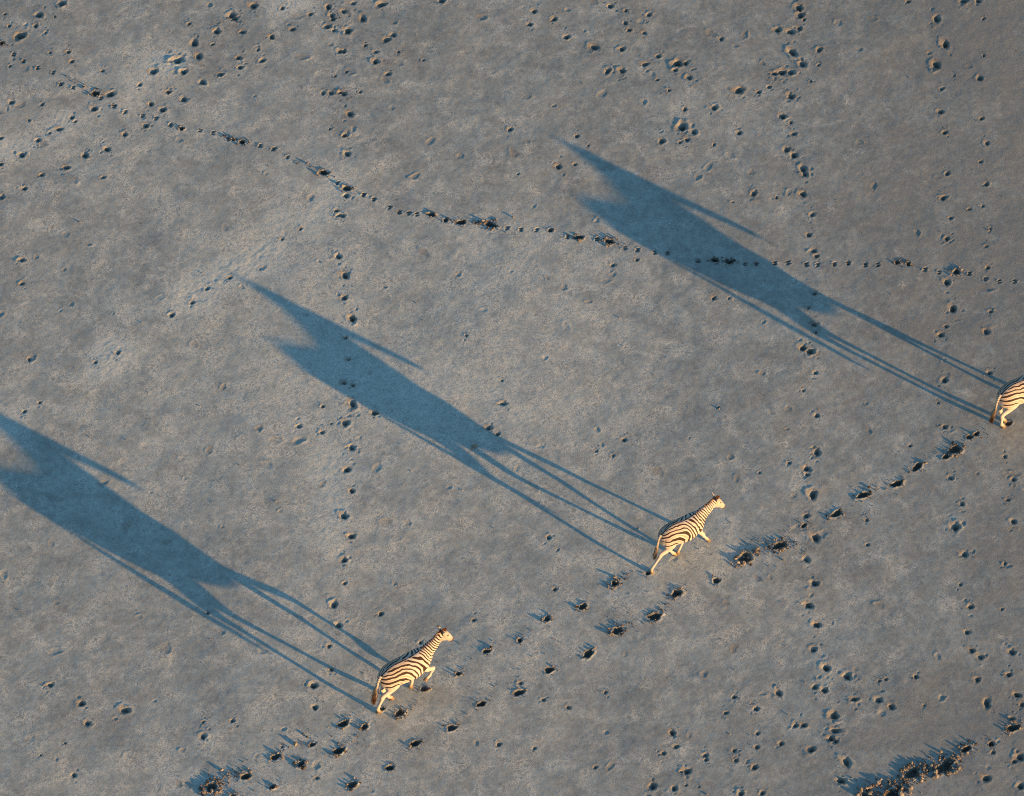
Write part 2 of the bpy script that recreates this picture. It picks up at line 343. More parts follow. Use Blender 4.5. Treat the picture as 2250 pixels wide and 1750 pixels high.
CLOVEN_PRINTS = [
    (-13.08, 11.87), (-12.75, 11.48), (-12.49, 11.25), (-12.11, 11.01), (-11.71, 10.84), (-11.49, 10.43), (-11.17, 10.31), (-10.45, 9.95),
    (-10.1, 9.66), (-9.81, 9.48), (-9.36, 9.35), (-9.01, 9.25), (-8.64, 9.02), (-8.35, 8.9), (-7.89, 8.85), (-7.55, 8.75), (-7.16, 8.54),
    (-6.81, 8.43), (-6.35, 8.3), (-6.01, 8.19), (-5.65, 7.92), (-4.73, 7.39), (-4.37, 7.05), (-3.71, 6.65), (-3.45, 6.49), (-3.05, 6.22),
    (-2.81, 6.07), (-2.57, 6.02), (-2.37, 5.99), (-2.01, 5.98), (-1.65, 5.79), (-1.31, 5.73), (-0.12, 5.53), (0.22, 5.48), (0.61, 5.47),
    (0.96, 5.46), (1.38, 5.24), (1.66, 5.21), (2.11, 5.16), (2.44, 5.08), (2.8, 4.87), (3.11, 4.8), (3.54, 4.72), (3.86, 4.68), (4.61, 4.45),
    (5.02, 4.46), (5.42, 4.41), (5.77, 4.33), (6.04, 4.33), (6.5, 4.36), (6.83, 4.37), (7.28, 4.31), (7.56, 4.3), (7.97, 4.33), (8.32, 4.36),
    (8.74, 4.3), (9.05, 4.31), (9.52, 4.38), (9.81, 4.33), (10.21, 4.15), (10.55, 4.06), (11.3, 4.02), (11.69, 3.84), (12.02, 3.76), (12.4, 3.76),
]
FRESH_PRINTS = [
    (11.01, -1.23, 0.088, 1.2, 0, 10, 0.099, 0.9), (11.18, -1.13, 0.077, 1.2, 0, 10, 0.099, 0.9), (10.65, -1.62, 0.132, 1.4, 0, 30, 0.154, 1.1),
    (10.42, -1.83, 0.077, 1.2, 0, 10, 0.099, 0.9), (9.71, -2.15, 0.11, 1.6, 0, 22, 0.132, 0.9), (9.2, -2.67, 0.099, 1.8, 0, 18, 0.121, 0.8),
    (8.38, -3.02, 0.11, 1.8, 0, 24, 0.154, 1.1), (7.72, -3.59, 0.11, 1.5, 0, 26, 0.143, 1.1), (6.93, -3.96, 0.077, 1.3, 0, 10, 0.099, 0.8),
    (11.98, -0.81, 0.077, 1.2, 0, 8, 0.088, 0.8), (4.81, -5.62, 0.099, 1.2, 1, 14, 0.11, 0.9), (5.51, -4.94, 0.154, 1.5, 1, 70, 0.198, 1.2),
    (6.33, -4.57, 0.132, 1.6, 1, 50, 0.198, 1), (2.42, -5.69, 0.099, 1.3, 1, 40, 0.143, 1.2), (3.22, -5.38, 0.077, 1.6, 1, 14, 0.099, 0.8),
    (3.87, -5.99, 0.11, 1.5, 1, 34, 0.143, 1.1), (3.34, -6.68, 0.11, 1.9, 1, 34, 0.154, 1), (2.46, -7.09, 0.121, 1.5, 1, 36, 0.154, 1.1),
    (1.66, -6.38, 0.099, 1.3, 1, 16, 0.121, 1.2), (0.82, -6.75, 0.088, 1.2, 1, 12, 0.099, 0.9), (0.18, -7.38, 0.077, 1.2, 1, 12, 0.099, 0.8),
    (-0.59, -7.7, 0.088, 1.3, 1, 18, 0.11, 1), (-1.24, -8.36, 0.077, 1.2, 1, 12, 0.099, 0.9), (1.78, -7.77, 0.099, 1.6, 2, 18, 0.121, 0.9),
    (0.86, -8.25, 0.099, 1.5, 2, 18, 0.121, 0.9), (0.16, -8.91, 0.099, 1.5, 2, 12, 0.11, 0.7), (-0.71, -9.24, 0.099, 1.4, 2, 16, 0.11, 0.7),
    (-1.39, -9.92, 0.11, 1.4, 2, 14, 0.11, 0.8), (-2.23, -10.36, 0.099, 1.4, 2, 12, 0.099, 0.8), (-2.8, -11.05, 0.099, 1.3, 2, 18, 0.121, 0.8),
    (-3.65, -11.53, 0.099, 1.3, 2, 26, 0.143, 1), (-2.59, -9.49, 0.099, 1.3, 2, 30, 0.143, 1.1), (-3, -9.37, 0.066, 1.2, 2, 6, 0.066, 0.8),
    (-2.03, -8.79, 0.088, 1.4, 2, 14, 0.099, 0.7), (-3.89, -9.8, 0.099, 1.4, 2, 22, 0.121, 1.1), (-3.4, -9.89, 0.077, 1.2, 2, 12, 0.099, 1),
    (-3.98, -10.57, 0.11, 1.5, 2, 40, 0.143, 1.1), (-4.59, -10.39, 0.077, 1.2, 2, 10, 0.099, 0.9), (-5.43, -10.75, 0.099, 1.4, 2, 26, 0.132, 1),
    (-4.83, -10.94, 0.088, 1.3, 2, 28, 0.132, 1.2), (-6.86, -11.61, 0.143, 1.3, 2, 80, 0.198, 1.3), (-6.09, -11.3, 0.099, 1.4, 2, 24, 0.121, 1),
    (-5.47, -11.6, 0.077, 1.1, 2, 14, 0.099, 1.2), (-6.38, -11.88, 0.099, 1.2, 2, 30, 0.132, 1), (11.54, -9.92, 0.11, 1.5, 3, 24, 0.132, 1.1),
    (10.43, -10.52, 0.11, 1.5, 3, 24, 0.132, 1.1), (11.01, -10.37, 0.077, 1.2, 3, 10, 0.099, 0.6), (8.71, -11.78, 0.176, 1.5, 3, 90, 0.243, 1.3),
    (9.16, -11.21, 0.165, 1.5, 3, 90, 0.221, 1.3), (9.92, -11.01, 0.165, 1.6, 3, 80, 0.221, 1.2), (8.04, -11.83, 0.11, 1.2, 3, 40, 0.176, 1.3),
    (9.48, -11.06, 0.055, 1, 3, 50, 0.176, 1.1), (-10.59, 10.11, 0.099, 1.3, 4, 22, 0.099, 0.8), (-6.81, 8.43, 0.088, 1.4, 4, 24, 0.099, 0.8),
    (-7.04, 8.51, 0.044, 1.4, 4, 14, 0.099, 0.7), (-4.72, 7.39, 0.099, 1.3, 4, 24, 0.099, 0.9), (-13.08, 11.89, 0.077, 1.2, 4, 14, 0.088, 0.8),
    (-8.35, 8.9, 0.066, 1.3, 4, 8, 0.077, 0.8), (-4.14, 6.86, 0.099, 1.3, 4, 14, 0.099, 0.9), (-2.01, 5.98, 0.088, 1.4, 4, 12, 0.099, 0.9),
    (-1.65, 5.79, 0.066, 1.3, 4, 12, 0.088, 0.8), (-1.27, 5.72, 0.088, 1.6, 4, 24, 0.121, 0.8), (-0.53, 5.65, 0.132, 1.4, 4, 44, 0.143, 0.9),
    (-0.9, 5.71, 0.044, 1.4, 4, 30, 0.132, 0.7), (1.66, 5.21, 0.088, 1.4, 4, 18, 0.088, 0.8), (2.42, 5.08, 0.11, 1.4, 4, 28, 0.099, 0.9),
    (0.96, 5.46, 0.066, 1.3, 4, 8, 0.066, 0.8), (5.02, 4.46, 0.088, 1.5, 4, 20, 0.099, 0.7), (5.38, 4.41, 0.088, 1.6, 4, 24, 0.11, 0.7),
    (9.54, 4.37, 0.066, 1.3, 4, 22, 0.099, 0.8), (9.81, 4.33, 0.055, 1.3, 4, 12, 0.066, 0.8), (10.98, 4.08, 0.11, 1.2, 4, 16, 0.099, 1),
]
CLOD_STREAKS = [
    (-11.47, 10.77, -10.47, 10.02, 80, 0.066, 0.6, 4), (-7.33, 8.67, -6.71, 8.46, 60, 0.066, 0.6, 4), (-5.49, 7.76, -4.67, 7.42, 70, 0.066, 0.6, 4),
    (-1.76, 5.84, -0.42, 5.57, 110, 0.077, 0.6, 4), (1.35, 5.32, 1.82, 5.16, 30, 0.066, 0.6, 4), (2.05, 5.18, 2.53, 5.08, 30, 0.066, 0.6, 4),
    (4.8, 4.46, 5.54, 4.39, 50, 0.066, 0.6, 4), (9.41, 4.49, 9.87, 4.32, 34, 0.066, 0.7, 4), (8.1, -11.79, 10.32, -10.89, 420, 0.176, 0.9, 3),
    (9.12, -11.08, 10.51, -10.44, 60, 0.176, 0.6, 3), (7.84, -11.72, 9.01, -11.21, 60, 0.243, 0.9, 3),
    (5.25, -4.92, 6.78, -4.52, 160, 0.099, 0.7, 1), (5.52, -4.54, 6.56, -4.35, 110, 0.176, 0.5, 1),
    (-6.81, -11.53, -6.04, -11.08, 90, 0.132, 0.8, 2), (-5.89, -11.08, -4.45, -10.05, 80, 0.243, 0.5, 2),
    (-3.97, -10.44, -3.51, -10.05, 40, 0.099, 0.6, 2), (-2.57, -9.47, -2.14, -9.15, 40, 0.088, 0.6, 2),
    (2.38, -5.62, 2.79, -5.48, 50, 0.088, 0.6, 1), (3.32, -6.64, 3.92, -6.13, 60, 0.176, 0.5, 1), (2.46, -7.06, 2.88, -6.87, 30, 0.11, 0.6, 1),
    (1.97, -6.88, 6.2, -4.3, 160, 0.662, 0.4, 1), (9.88, -1.92, 11.46, -1.07, 60, 0.154, 0.5, 0), (6.17, -5.39, 9.99, -1.92, 90, 0.265, 0.45, 0),
    (-2.76, -11.08, 1.33, -7.01, 120, 0.331, 0.4, 2), (-6.51, -11.21, -2.79, -8.87, 90, 0.662, 0.4, 2),
    (-2.37, -8.61, -1.11, -7.55, 40, 0.287, 0.4, 2), (3.71, -5.12, 5.36, -3.6, 50, 0.441, 0.4, 1),
]
BIG_CLODS = [
    (-0.897, -1.514, 0.055, 1), (-0.951, -1.585, 0.045, 1), (2.423, -5.514, 0.05, 1), (-4.977, -10.387, 0.05, 2), (-6.645, -11.122, 0.035, 2),
    (-6.843, -11.712, 0.045, 2), (-6.697, -11.737, 0.04, 2), (8.864, -11.801, 0.07, 3), (9.063, -11.75, 0.05, 3), (8.38, -11.482, 0.055, 3),
    (9.451, -11.058, 0.055, 3), (9.363, -11.354, 0.045, 3), (9.359, -11.43, 0.05, 3), (7.965, -11.699, 0.05, 3), (7.887, -11.827, 0.055, 3),
    (10.231, -11.084, 0.045, 3), (9.6, -10.994, 0.04, 3), (10.153, -11.174, 0.045, 3), (9.694, -11.187, 0.045, 3), (8.99, -11.11, 0.04, 3),
    (9.09, -11.635, 0.045, 3), (8.103, -11.635, 0.05, 3), (8.177, -11.61, 0.045, 3), (5.491, -5.078, 0.05, 1), (5.427, -5.064, 0.045, 1),
    (5.34, -5.092, 0.045, 1), (5.592, -4.914, 0.04, 1), (-3.099, -9.49, 0.04, 2), (0.034, 5.878, 0.03, 4), (-0.726, 5.756, 0.035, 4),
]
SALT_BANDS = [
    [(-5.70, 13.34), (-6.62, 12.85), (-7.60, 12.21), (-8.44, 11.32), (-9.12, 10.97), (-9.73, 10.28), (-10.35, 10.04)],
    [(-10.70, 9.96), (-11.79, 8.81), (-12.90, 8.08)],
    [(-4.44, 6.77), (-5.50, 5.70), (-6.37, 4.49), (-7.02, 3.96), (-7.84, 3.22), (-8.75, 2.26), (-9.66, 1.45), (-11.07, -0.14), (-12.34, -1.00)],
    [(-4.26, -1.92), (-4.30, -4.98)],
]

ZEBRAS_AT = [(-2.452, -8.916), (3.991, -4.828), (12.246, -0.570)]

# ------------------------------------------------------------------ ground: one height field from the frame out to the horizon
def axis(lo, hi, step, far):
    core = np.arange(lo, hi + step / 2, step)
    out = []
    d, p = step, 0.0
    while p < far:
        d *= 1.22
        p += d
        out.append(p)
    out = np.array(out)
    return np.concatenate([core[0] - out[::-1], core, core[-1] + out])


X = axis(-14.0, 14.0, 0.0245, 3000.0)
Y = axis(-12.6, 14.4, 0.028, 3000.0)
NX, NY = len(X), len(Y)
GX, GY = np.meshgrid(X, Y)                       # [iy, ix]
n1, n2, n3, n4 = Noise(1), Noise(2), Noise(3), Noise(4)
near = (np.abs(GX) < 40) & (np.abs(GY) < 40)
Z = 0.012 * n1(GX * 0.35, GY * 0.35) + 0.0055 * n2(GX * 1.3 + 7, GY * 1.3)
Z += 0.0022 * n3(GX * 4.1, GY * 4.1) + 0.0011 * n4(GX * 9.5, GY * 9.5 + 3) + 0.0005 * n1(GX * 17.0, GY * 17.0 + 9)
Z *= near
WET_SHADE = np.zeros_like(Z)
BROWN = np.zeros_like(Z)
SALT_VIGNETTE = 0.30 * n3(GX * 0.13 + 3.3, GY * 0.13 + 1.7) + 0.30 * n4(GX * 0.42, GY * 0.42) + 0.85 * np.exp(-((GX + 3.0) / 10.5) ** 2 - ((GY + 2.0) / 10.0) ** 2) - 0.55 - 0.07 * np.clip(GX - 2.0, 0, 14)  # salt patches, plus vignette darkening towards the right painted into the colour
for line in SALT_BANDS:                           # old trodden bands where the crust has bleached
    for (ax, ay), (bx, by) in zip(line, line[1:]):
        L2 = (bx - ax) ** 2 + (by - ay) ** 2
        w = (slice(np.searchsorted(Y, min(ay, by) - 1.2), np.searchsorted(Y, max(ay, by) + 1.2)), slice(np.searchsorted(X, min(ax, bx) - 1.2), np.searchsorted(X, max(ax, bx) + 1.2)))
        gx, gy = GX[w], GY[w]
        t = np.clip(((gx - ax) * (bx - ax) + (gy - ay) * (by - ay)) / L2, 0, 1)
        d = np.hypot(gx - ax - t * (bx - ax), gy - ay - t * (by - ay)) + 0.18 * n4(gx * 1.7, gy * 1.7)
        wgt = np.exp(-(np.maximum(d, 0) / 0.42) ** 2) * np.clip(0.55 + 0.8 * n2(gx * 0.9, gy * 0.9 + 5), 0, 1)
        SALT_VIGNETTE[w] = np.maximum(SALT_VIGNETTE[w], SALT_VIGNETTE[w] * (1 - wgt) + wgt * 2.1)
        Z[w] += wgt * (0.0022 * n3(gx * 7, gy * 7 + 4) + 0.0018 * n1(gx * 15 + 2, gy * 15))
SALT_VIGNETTE = np.clip(SALT_VIGNETTE, -1.8, 2.4)
PID = np.full(Z.shape, -1, np.int32)
PRINT_KIND = []


def window(x, y, rad):
    x0, x1 = np.searchsorted(X, x - rad), np.searchsorted(X, x + rad)
    y0, y1 = np.searchsorted(Y, y - rad), np.searchsorted(Y, y + rad)
    return slice(y0, y1), slice(x0, x1)


def press(x, y, r, el, ang, depth, rim, kind, wet_shade=0.0, brown=0.0, seed=0, flat=0.45, w0=0.70, w1=1.05):
    """press a bowl with an uneven outline and a pushed-up rim into the height field"""
    rr = np.random.default_rng(seed)
    w = window(x, y, r * el * 2.6)
    if Z[w].size == 0:
        return
    dx, dy = GX[w] - x, GY[w] - y
    c, s = math.cos(ang), math.sin(ang)
    u, v = (dx * c + dy * s) / (r * el), (-dx * s + dy * c) / r
    th = np.arctan2(v, u)
    wob = 1.0
    for k in (2, 3, 5):
        wob = wob + rr.uniform(0.03, 0.14) * np.cos(k * th + rr.uniform(0, 6.3))
    rho = np.hypot(u, v) / wob
    bowl = 1.0 - smoothstep(flat, 1.06, rho)
    lip = np.exp(-((rho - 1.22) / 0.26) ** 2) * (0.65 + 0.5 * np.cos(th - rr.uniform(0, 6.3)))
    rough = n4(GX[w] * 13 + seed, GY[w] * 13) * 0.5 + n3(GX[w] * 27, GY[w] * 27 + seed) * 0.4
    Z[w] += -depth * bowl * (1 + 0.25 * rough) + rim * lip * (1 + 0.9 * rough)
    if wet_shade:
        WET_SHADE[w] = np.maximum(WET_SHADE[w], wet_shade * (1.0 - smoothstep(w0, w1, rho + 0.25 * rough)))
    if brown:
        BROWN[w] = np.maximum(BROWN[w], brown * (1.0 - smoothstep(0.92, 1.30, rho + 0.22 * rough)))
    if kind:
        inside = rho < 1.08
        PID[w][inside] = len(PRINT_KIND)
        PRINT_KIND.append(kind)


# faint old dents that have nearly healed, all over the pan
for i in range(240):
    r = rng.uniform(0.04, 0.11)
    press(rng.uniform(-14.4, 14.4), rng.uniform(-12.4, 15.0), r, rng.uniform(1, 1.8), rng.uniform(0, 3.1), 0.010 * rng.uniform(0.2, 0.9), 0.006 * rng.uniform(0.3, 1), None, 0, rng.uniform(0, 0.5), 5000 + i)
order = sorted(range(len(OLD_PRINTS)), key=lambda i: -OLD_PRINTS[i][2])
for rank, i in enumerate(order):
    x, y, r, el, a = OLD_PRINTS[i]
    r = min(r, 0.085 + 0.6 * max(r - 0.085, 0))
    if el == 1:
        el, a = rng.uniform(1.0, 1.35), rng.uniform(0, 180)
        r *= 0.93
    r *= 1.03
    # a slumped, crumbling hollow with the deep hoof hole in it
    press(x - 0.10 * r, y + 0.06 * r, r * 1.18, el, R(a), r * rng.uniform(0.16, 0.30), r * rng.uniform(0.02, 0.10), 'hoofprint' if rank < 298 else None, 0, rng.uniform(0.3, 0.7), 100 + i, 0.1)
    press(x + r * rng.uniform(0.05, 0.3), y - r * rng.uniform(0.0, 0.25), r * 0.84, el, R(a) + rng.uniform(-0.3, 0.3), r * rng.uniform(0.6, 0.95), 0.0, None, rng.uniform(0.3, 0.65), rng.uniform(0.5, 0.9), 1500 + i, rng.uniform(0.05, 0.3), 0.35, 0.9)  # hole darkened: its shadow is painted in over the brown mud
    for q in range(int(rng.integers(3, 8))):      # crumbled ground beside a print and along the way it went
        a2, d2 = rng.uniform(0, 6.3), r * rng.uniform(1.3, 3.2)
        press(x + d2 * math.cos(a2) * 0.8, y + d2 * math.sin(a2) * 1.35, r * rng.uniform(0.2, 0.55), rng.uniform(1, 1.7), rng.uniform(0, 3), rng.uniform(-0.006, 0.012), rng.uniform(0, 0.005), None, 0, rng.uniform(0, 0.45), 9000 + 11 * i + q)
for i, (x, y) in enumerate(CLOVEN_PRINTS):        # two toes side by side, a ridge between
    a = math.atan2(CLOVEN_PRINTS[min(i + 1, len(CLOVEN_PRINTS) - 1)][1] - CLOVEN_PRINTS[max(i - 1, 0)][1],
                   CLOVEN_PRINTS[min(i + 1, len(CLOVEN_PRINTS) - 1)][0] - CLOVEN_PRINTS[max(i - 1, 0)][0])
    a = 0.5 * a + rng.uniform(-0.15, 0.15)
    for sgn in (-1, 1):
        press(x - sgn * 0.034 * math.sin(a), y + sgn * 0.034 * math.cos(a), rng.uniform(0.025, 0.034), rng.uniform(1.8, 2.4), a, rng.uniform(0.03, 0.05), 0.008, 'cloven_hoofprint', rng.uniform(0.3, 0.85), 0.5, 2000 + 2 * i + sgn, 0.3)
for i, (x, y, r, el, track, nc, sp, sm) in enumerate(FRESH_PRINTS):
    a = R(36) if track != 4 else R(-12)
    el *= rng.uniform(0.85, 1.3)
    r *= rng.uniform(0.85, 1.12)
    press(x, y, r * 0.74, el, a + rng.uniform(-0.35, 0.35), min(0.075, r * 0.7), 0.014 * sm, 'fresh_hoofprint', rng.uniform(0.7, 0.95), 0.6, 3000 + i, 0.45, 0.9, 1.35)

verts = np.stack([GX.ravel(), GY.ravel(), Z.ravel()], 1)
iy, ix = np.meshgrid(np.arange(NY - 1), np.arange(NX - 1), indexing='ij')
i0 = (iy * NX + ix).ravel()
QUADS = np.stack([i0, i0 + 1, i0 + 1 + NX, i0 + NX], 1)
FPID = PID[:-1, :-1].ravel()
dzy, dzx = np.gradient(Z, Y, X)
NRM = np.stack([-dzx.ravel(), -dzy.ravel(), np.ones(Z.size)], 1)
NRM /= np.linalg.norm(NRM, axis=1, keepdims=True)
WET_SHADEF, BROWNF, SALT_VIGNETTEF = WET_SHADE.ravel(), BROWN.ravel(), SALT_VIGNETTE.ravel()


def ground_piece(name, faces, parent=None):
    used, inv = np.unique(faces, return_inverse=True)
    me = mesh_from_arrays(name, verts[used], inv.reshape(faces.shape))
    point_attr(me, 'wet_shade', WET_SHADEF[used]); point_attr(me, 'brown', BROWNF[used]); point_attr(me, 'salt', SALT_VIGNETTEF[used])
    me.normals_split_custom_set_from_vertices(NRM[used].astype(np.float32))
    return link(name, me, M_PAN, parent)


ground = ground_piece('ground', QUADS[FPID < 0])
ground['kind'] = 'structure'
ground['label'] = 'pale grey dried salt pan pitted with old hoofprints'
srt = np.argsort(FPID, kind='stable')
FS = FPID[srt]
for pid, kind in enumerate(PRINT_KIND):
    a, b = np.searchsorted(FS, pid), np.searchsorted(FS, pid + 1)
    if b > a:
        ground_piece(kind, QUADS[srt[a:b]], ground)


def ground_z(x, y):
    jx = min(max(np.searchsorted(X, x), 0), NX - 1); jy = min(max(np.searchsorted(Y, y), 0), NY - 1)
    return float(Z[jy, jx])


# ------------------------------------------------------------------ clods kicked out of the fresh prints
def ico(sub):
    bm = bmesh.new()
    bmesh.ops.create_icosphere(bm, subdivisions=sub, radius=1.0)
    v = np.array([p.co[:] for p in bm.verts]); bm.verts.index_update()
    f = np.array([[p.index for p in q.verts] for q in bm.faces])
    bm.free()
    return v, f


ICO1, ICO2 = ico(1), ico(2)


def clod_shape(base, r):
    v, f = base
    v = v * rng.uniform(0.68, 1.22, (len(v), 1)) * np.array([rng.uniform(0.8, 1.4), rng.uniform(0.8, 1.4), rng.uniform(0.45, 0.95)])
    a = rng.uniform(0, 6.3); c, s = math.cos(a), math.sin(a)
    t = rng.uniform(-0.5, 0.5); ct, stt = math.cos(t), math.sin(t)
    m = np.array([[c, -s, 0], [s, c, 0], [0, 0, 1]]) @ np.array([[1, 0, 0], [0, ct, -stt], [0, stt, ct]])
    return (v * r) @ m.T, f


CLODS = []                                        # x, y, r, tone, track
for x, y, r, el, track, nc, sp, sm in FRESH_PRINTS:
    a = R(38) if track != 4 else R(-14)
    c, s = math.cos(a), math.sin(a)
    for k in range(int(nc * rng.uniform(0.8, 2.0) * (1.0 if track != 0 else 0.8))):
        # clods ring the print and trail off in the direction of travel
        if rng.random() < 0.70:
            th = rng.uniform(0, 6.3); d = r * rng.uniform(0.85, 1.7)
            u, v = d * el * math.cos(th), d * math.sin(th)
            size = rng.gamma(2.2, 0.0060) * sm + 0.005
        else:
            u, v = abs(rng.normal(0, 2.2)) * sp, rng.normal(0, 0.8) * sp
            size = rng.gamma(1.8, 0.0038) * sm + 0.003
        CLODS.append((x + u * c - v * s, y + u * s + v * c, min(size * (1.0 if track == 3 else 0.86), 0.042), float(np.clip(rng.normal(0.45, 0.32), 0, 1)), track))
for x0, y0, x1, y1, cnt, wid, size, track in CLOD_STREAKS:
    for k in range(int(cnt * (0.5 if track == 4 else 0.8))):
        t = rng.random(); L = math.hypot(x1 - x0, y1 - y0)
        off = rng.normal(0, wid * 0.6)
        px, py = x0 + (x1 - x0) * t - (y1 - y0) / L * off, y0 + (y1 - y0) * t + (x1 - x0) / L * off
        CLODS.append((px, py, min((rng.gamma(2.0, 0.0066) + 0.003) * size, 0.040), float(np.clip(rng.normal(0.45, 0.3), 0, 1)), track))
for i, (x, y, r, el, a) in enumerate(OLD_PRINTS):  # a few old crumbs round the old prints
    for k in range(int(rng.integers(1, 8))):
        th, d = rng.uniform(0, 6.3), r * rng.uniform(1.1, 3.2)
        CLODS.append((x + d * math.cos(th), y + d * math.sin(th), rng.uniform(0.004, 0.011), 0.95, 5))
for k in range(900):
    CLODS.append((rng.uniform(-14.4, 14.4), rng.uniform(-12.4, 15.0), rng.gamma(2.0, 0.0022) + 0.003, 0.95, 5))

STUFF = {
    0: ('mud_crumbs', 'dark mud crumbs kicked up along the track leading to the right edge zebra'),
    1: ('mud_crumbs', 'dark mud crumbs kicked up around the middle zebra with the outstretched hind leg'),
    2: ('mud_crumbs', 'dark mud crumbs kicked up along the track of the zebra lowest in the picture'),
    3: ('mud_crumbs', 'dense strip of churned dark mud crumbs in the bottom right corner'),
    4: ('mud_crumbs', 'small mud crumbs along the winding cloven hoofprint trail across the upper half'),
    5: ('soil_crumbs', 'tiny pale soil crumbs strewn thinly over the whole salt pan'),
}
for track, (nm, lab) in STUFF.items():
    vs, fs, tones, base = [], [], [], 0
    for x, y, r, tone, tr in CLODS:
        if tr != track:
            continue
        v, f = clod_shape(ICO1, r)
        vs.append(v + np.array([x, y, ground_z(x, y) + 0.42 * r])); fs.append(f + base)
        tones.append(np.full(len(v), tone)); base += len(v)
    me = mesh_from_arrays(nm, np.concatenate(vs), np.concatenate(fs))
    me.polygons.foreach_set('use_smooth', np.zeros(len(me.polygons), bool))
    point_attr(me, 'tone', np.concatenate(tones))
    o = link(nm, me, M_CLOD)
    o['kind'] = 'stuff'; o['label'] = lab; o['category'] = 'mud' if track != 5 else 'soil'
CLOD_LABEL = {
    1: ('pale mud lump in the heap right of the middle zebra', 'mud lumps round the middle zebra'),
    2: ('pale mud lump in the big heap at bottom left of the tracks', 'mud lumps along the lowest zebra track'),
    3: ('big pale mud lump in the churned strip at bottom right', 'mud lumps in the churned strip'),
    4: ('mud lump beside the cloven hoofprint trail', 'mud lumps along the cloven trail'),
}
OWN_LABEL = {
    0: 'larger of two mud lumps lying between the leg shadows of the middle zebra',
    1: 'smaller of two mud lumps lying between the leg shadows of the middle zebra',
    2: 'pale mud lump topping the heap left of the middle zebra hind hoof',
    3: 'lone mud lump casting a long thin shadow left of the lowest zebra',
    4: 'small mud lump behind the big heap at the bottom left of the tracks',
    27: 'mud lump beside the dark hoofprint just right of the lowest zebra hind hoof',
    28: 'small mud lump just above the cloven trail, right of its largest scuff',
    29: 'mud lump on the rim of the largest dark scuff of the cloven trail',
}
for number, (x, y, r, track) in enumerate(BIG_CLODS):
    v, f = clod_shape(ICO2, r)
    me = mesh_from_arrays('mud_clod', v, f)
    me.polygons.foreach_set('use_smooth', np.zeros(len(me.polygons), bool))
    point_attr(me, 'tone', np.full(len(v), rng.uniform(0.7, 1.0)))
    o = link('mud_clod', me, M_CLOD)
    o.location = (x, y, ground_z(x, y) + 0.45 * r)
    o['label'], o['group'] = CLOD_LABEL[track]
    if number in OWN_LABEL:
        o['label'] = OWN_LABEL[number]
    o['category'] = 'clod'

# ------------------------------------------------------------------ zebras
def spline(pts, n):
    """Catmull-Rom through rows of pts"""
    p = np.asarray(pts, float)
    q = np.vstack([2 * p[0] - p[1], p, 2 * p[-1] - p[-2]])
    out = []
    for i in range(len(p) - 1):
        for t in np.linspace(0, 1, n, endpoint=False):
            a, b, c, d = q[i], q[i + 1], q[i + 2], q[i + 3]
            out.append(0.5 * ((2 * b) + (-a + c) * t + (2 * a - 5 * b + 4 * c - d) * t * t + (-a + 3 * b - 3 * c + d) * t ** 3))
    out.append(p[-1])
    return np.array(out)


def loft(bm, rings):
    rows = [[bm.verts.new(p) for p in r] for r in rings]
    n = len(rows[0])
    for a, b in zip(rows, rows[1:]):
        for k in range(n):
            bm.faces.new((a[k], a[(k + 1) % n], b[(k + 1) % n], b[k]))
    bm.faces.new(rows[0][::-1]); bm.faces.new(rows[-1])


def limb(bm, spec, n=5, seg=14):
    """spec rows: x, y, z, radius in the plane of travel, radius sideways"""
    s = spline(spec, n)
    rings = []
    for i in range(len(s)):
        t = s[min(i + 1, len(s) - 1), :3] - s[max(i - 1, 0), :3]
        t /= np.linalg.norm(t) + 1e-9
        side = np.array([0, 1.0, 0]); side = side - t * side.dot(t); side /= np.linalg.norm(side)
        fwd = np.cross(side, t)
        a = np.linspace(0, 2 * math.pi, seg, endpoint=False)
        rings.append([s[i, :3] + fwd * (math.cos(k) * max(s[i, 3], .004)) + side * (math.sin(k) * max(s[i, 4], .004)) for k in a])
    loft(bm, rings)


TRUNK = [  # x, top, bottom, half width
    (-0.735, 1.08, 0.90, 0.070), (-0.69, 1.17, 0.80, 0.150), (-0.60, 1.245, 0.73, 0.225), (-0.46, 1.300, 0.70, 0.272),
    (-0.30, 1.315, 0.67, 0.290), (-0.12, 1.285, 0.625, 0.305), (0.06, 1.255, 0.585, 0.318), (0.24, 1.250, 0.580, 0.305),
    (0.38, 1.275, 0.600, 0.268), (0.50, 1.280, 0.640, 0.225), (0.62, 1.230, 0.750, 0.172), (0.70, 1.150, 0.820, 0.110)]


def trunk(bm):
    s = spline(TRUNK, 4)
    rings = []
    a = np.linspace(0, 2 * math.pi, 36, endpoint=False)
    for x, top, bot, w in s:
        zc, h = 0.5 * (top + bot), 0.5 * (top - bot)
        rings.append([(x, w * math.cos(k) * (1 - 0.16 * max(math.sin(k), 0) ** 2), zc - 0.03 * h + h * math.sin(k)) for k in a])
    loft(bm, rings)


HL = 0.46                                         # hooves swing in under the body


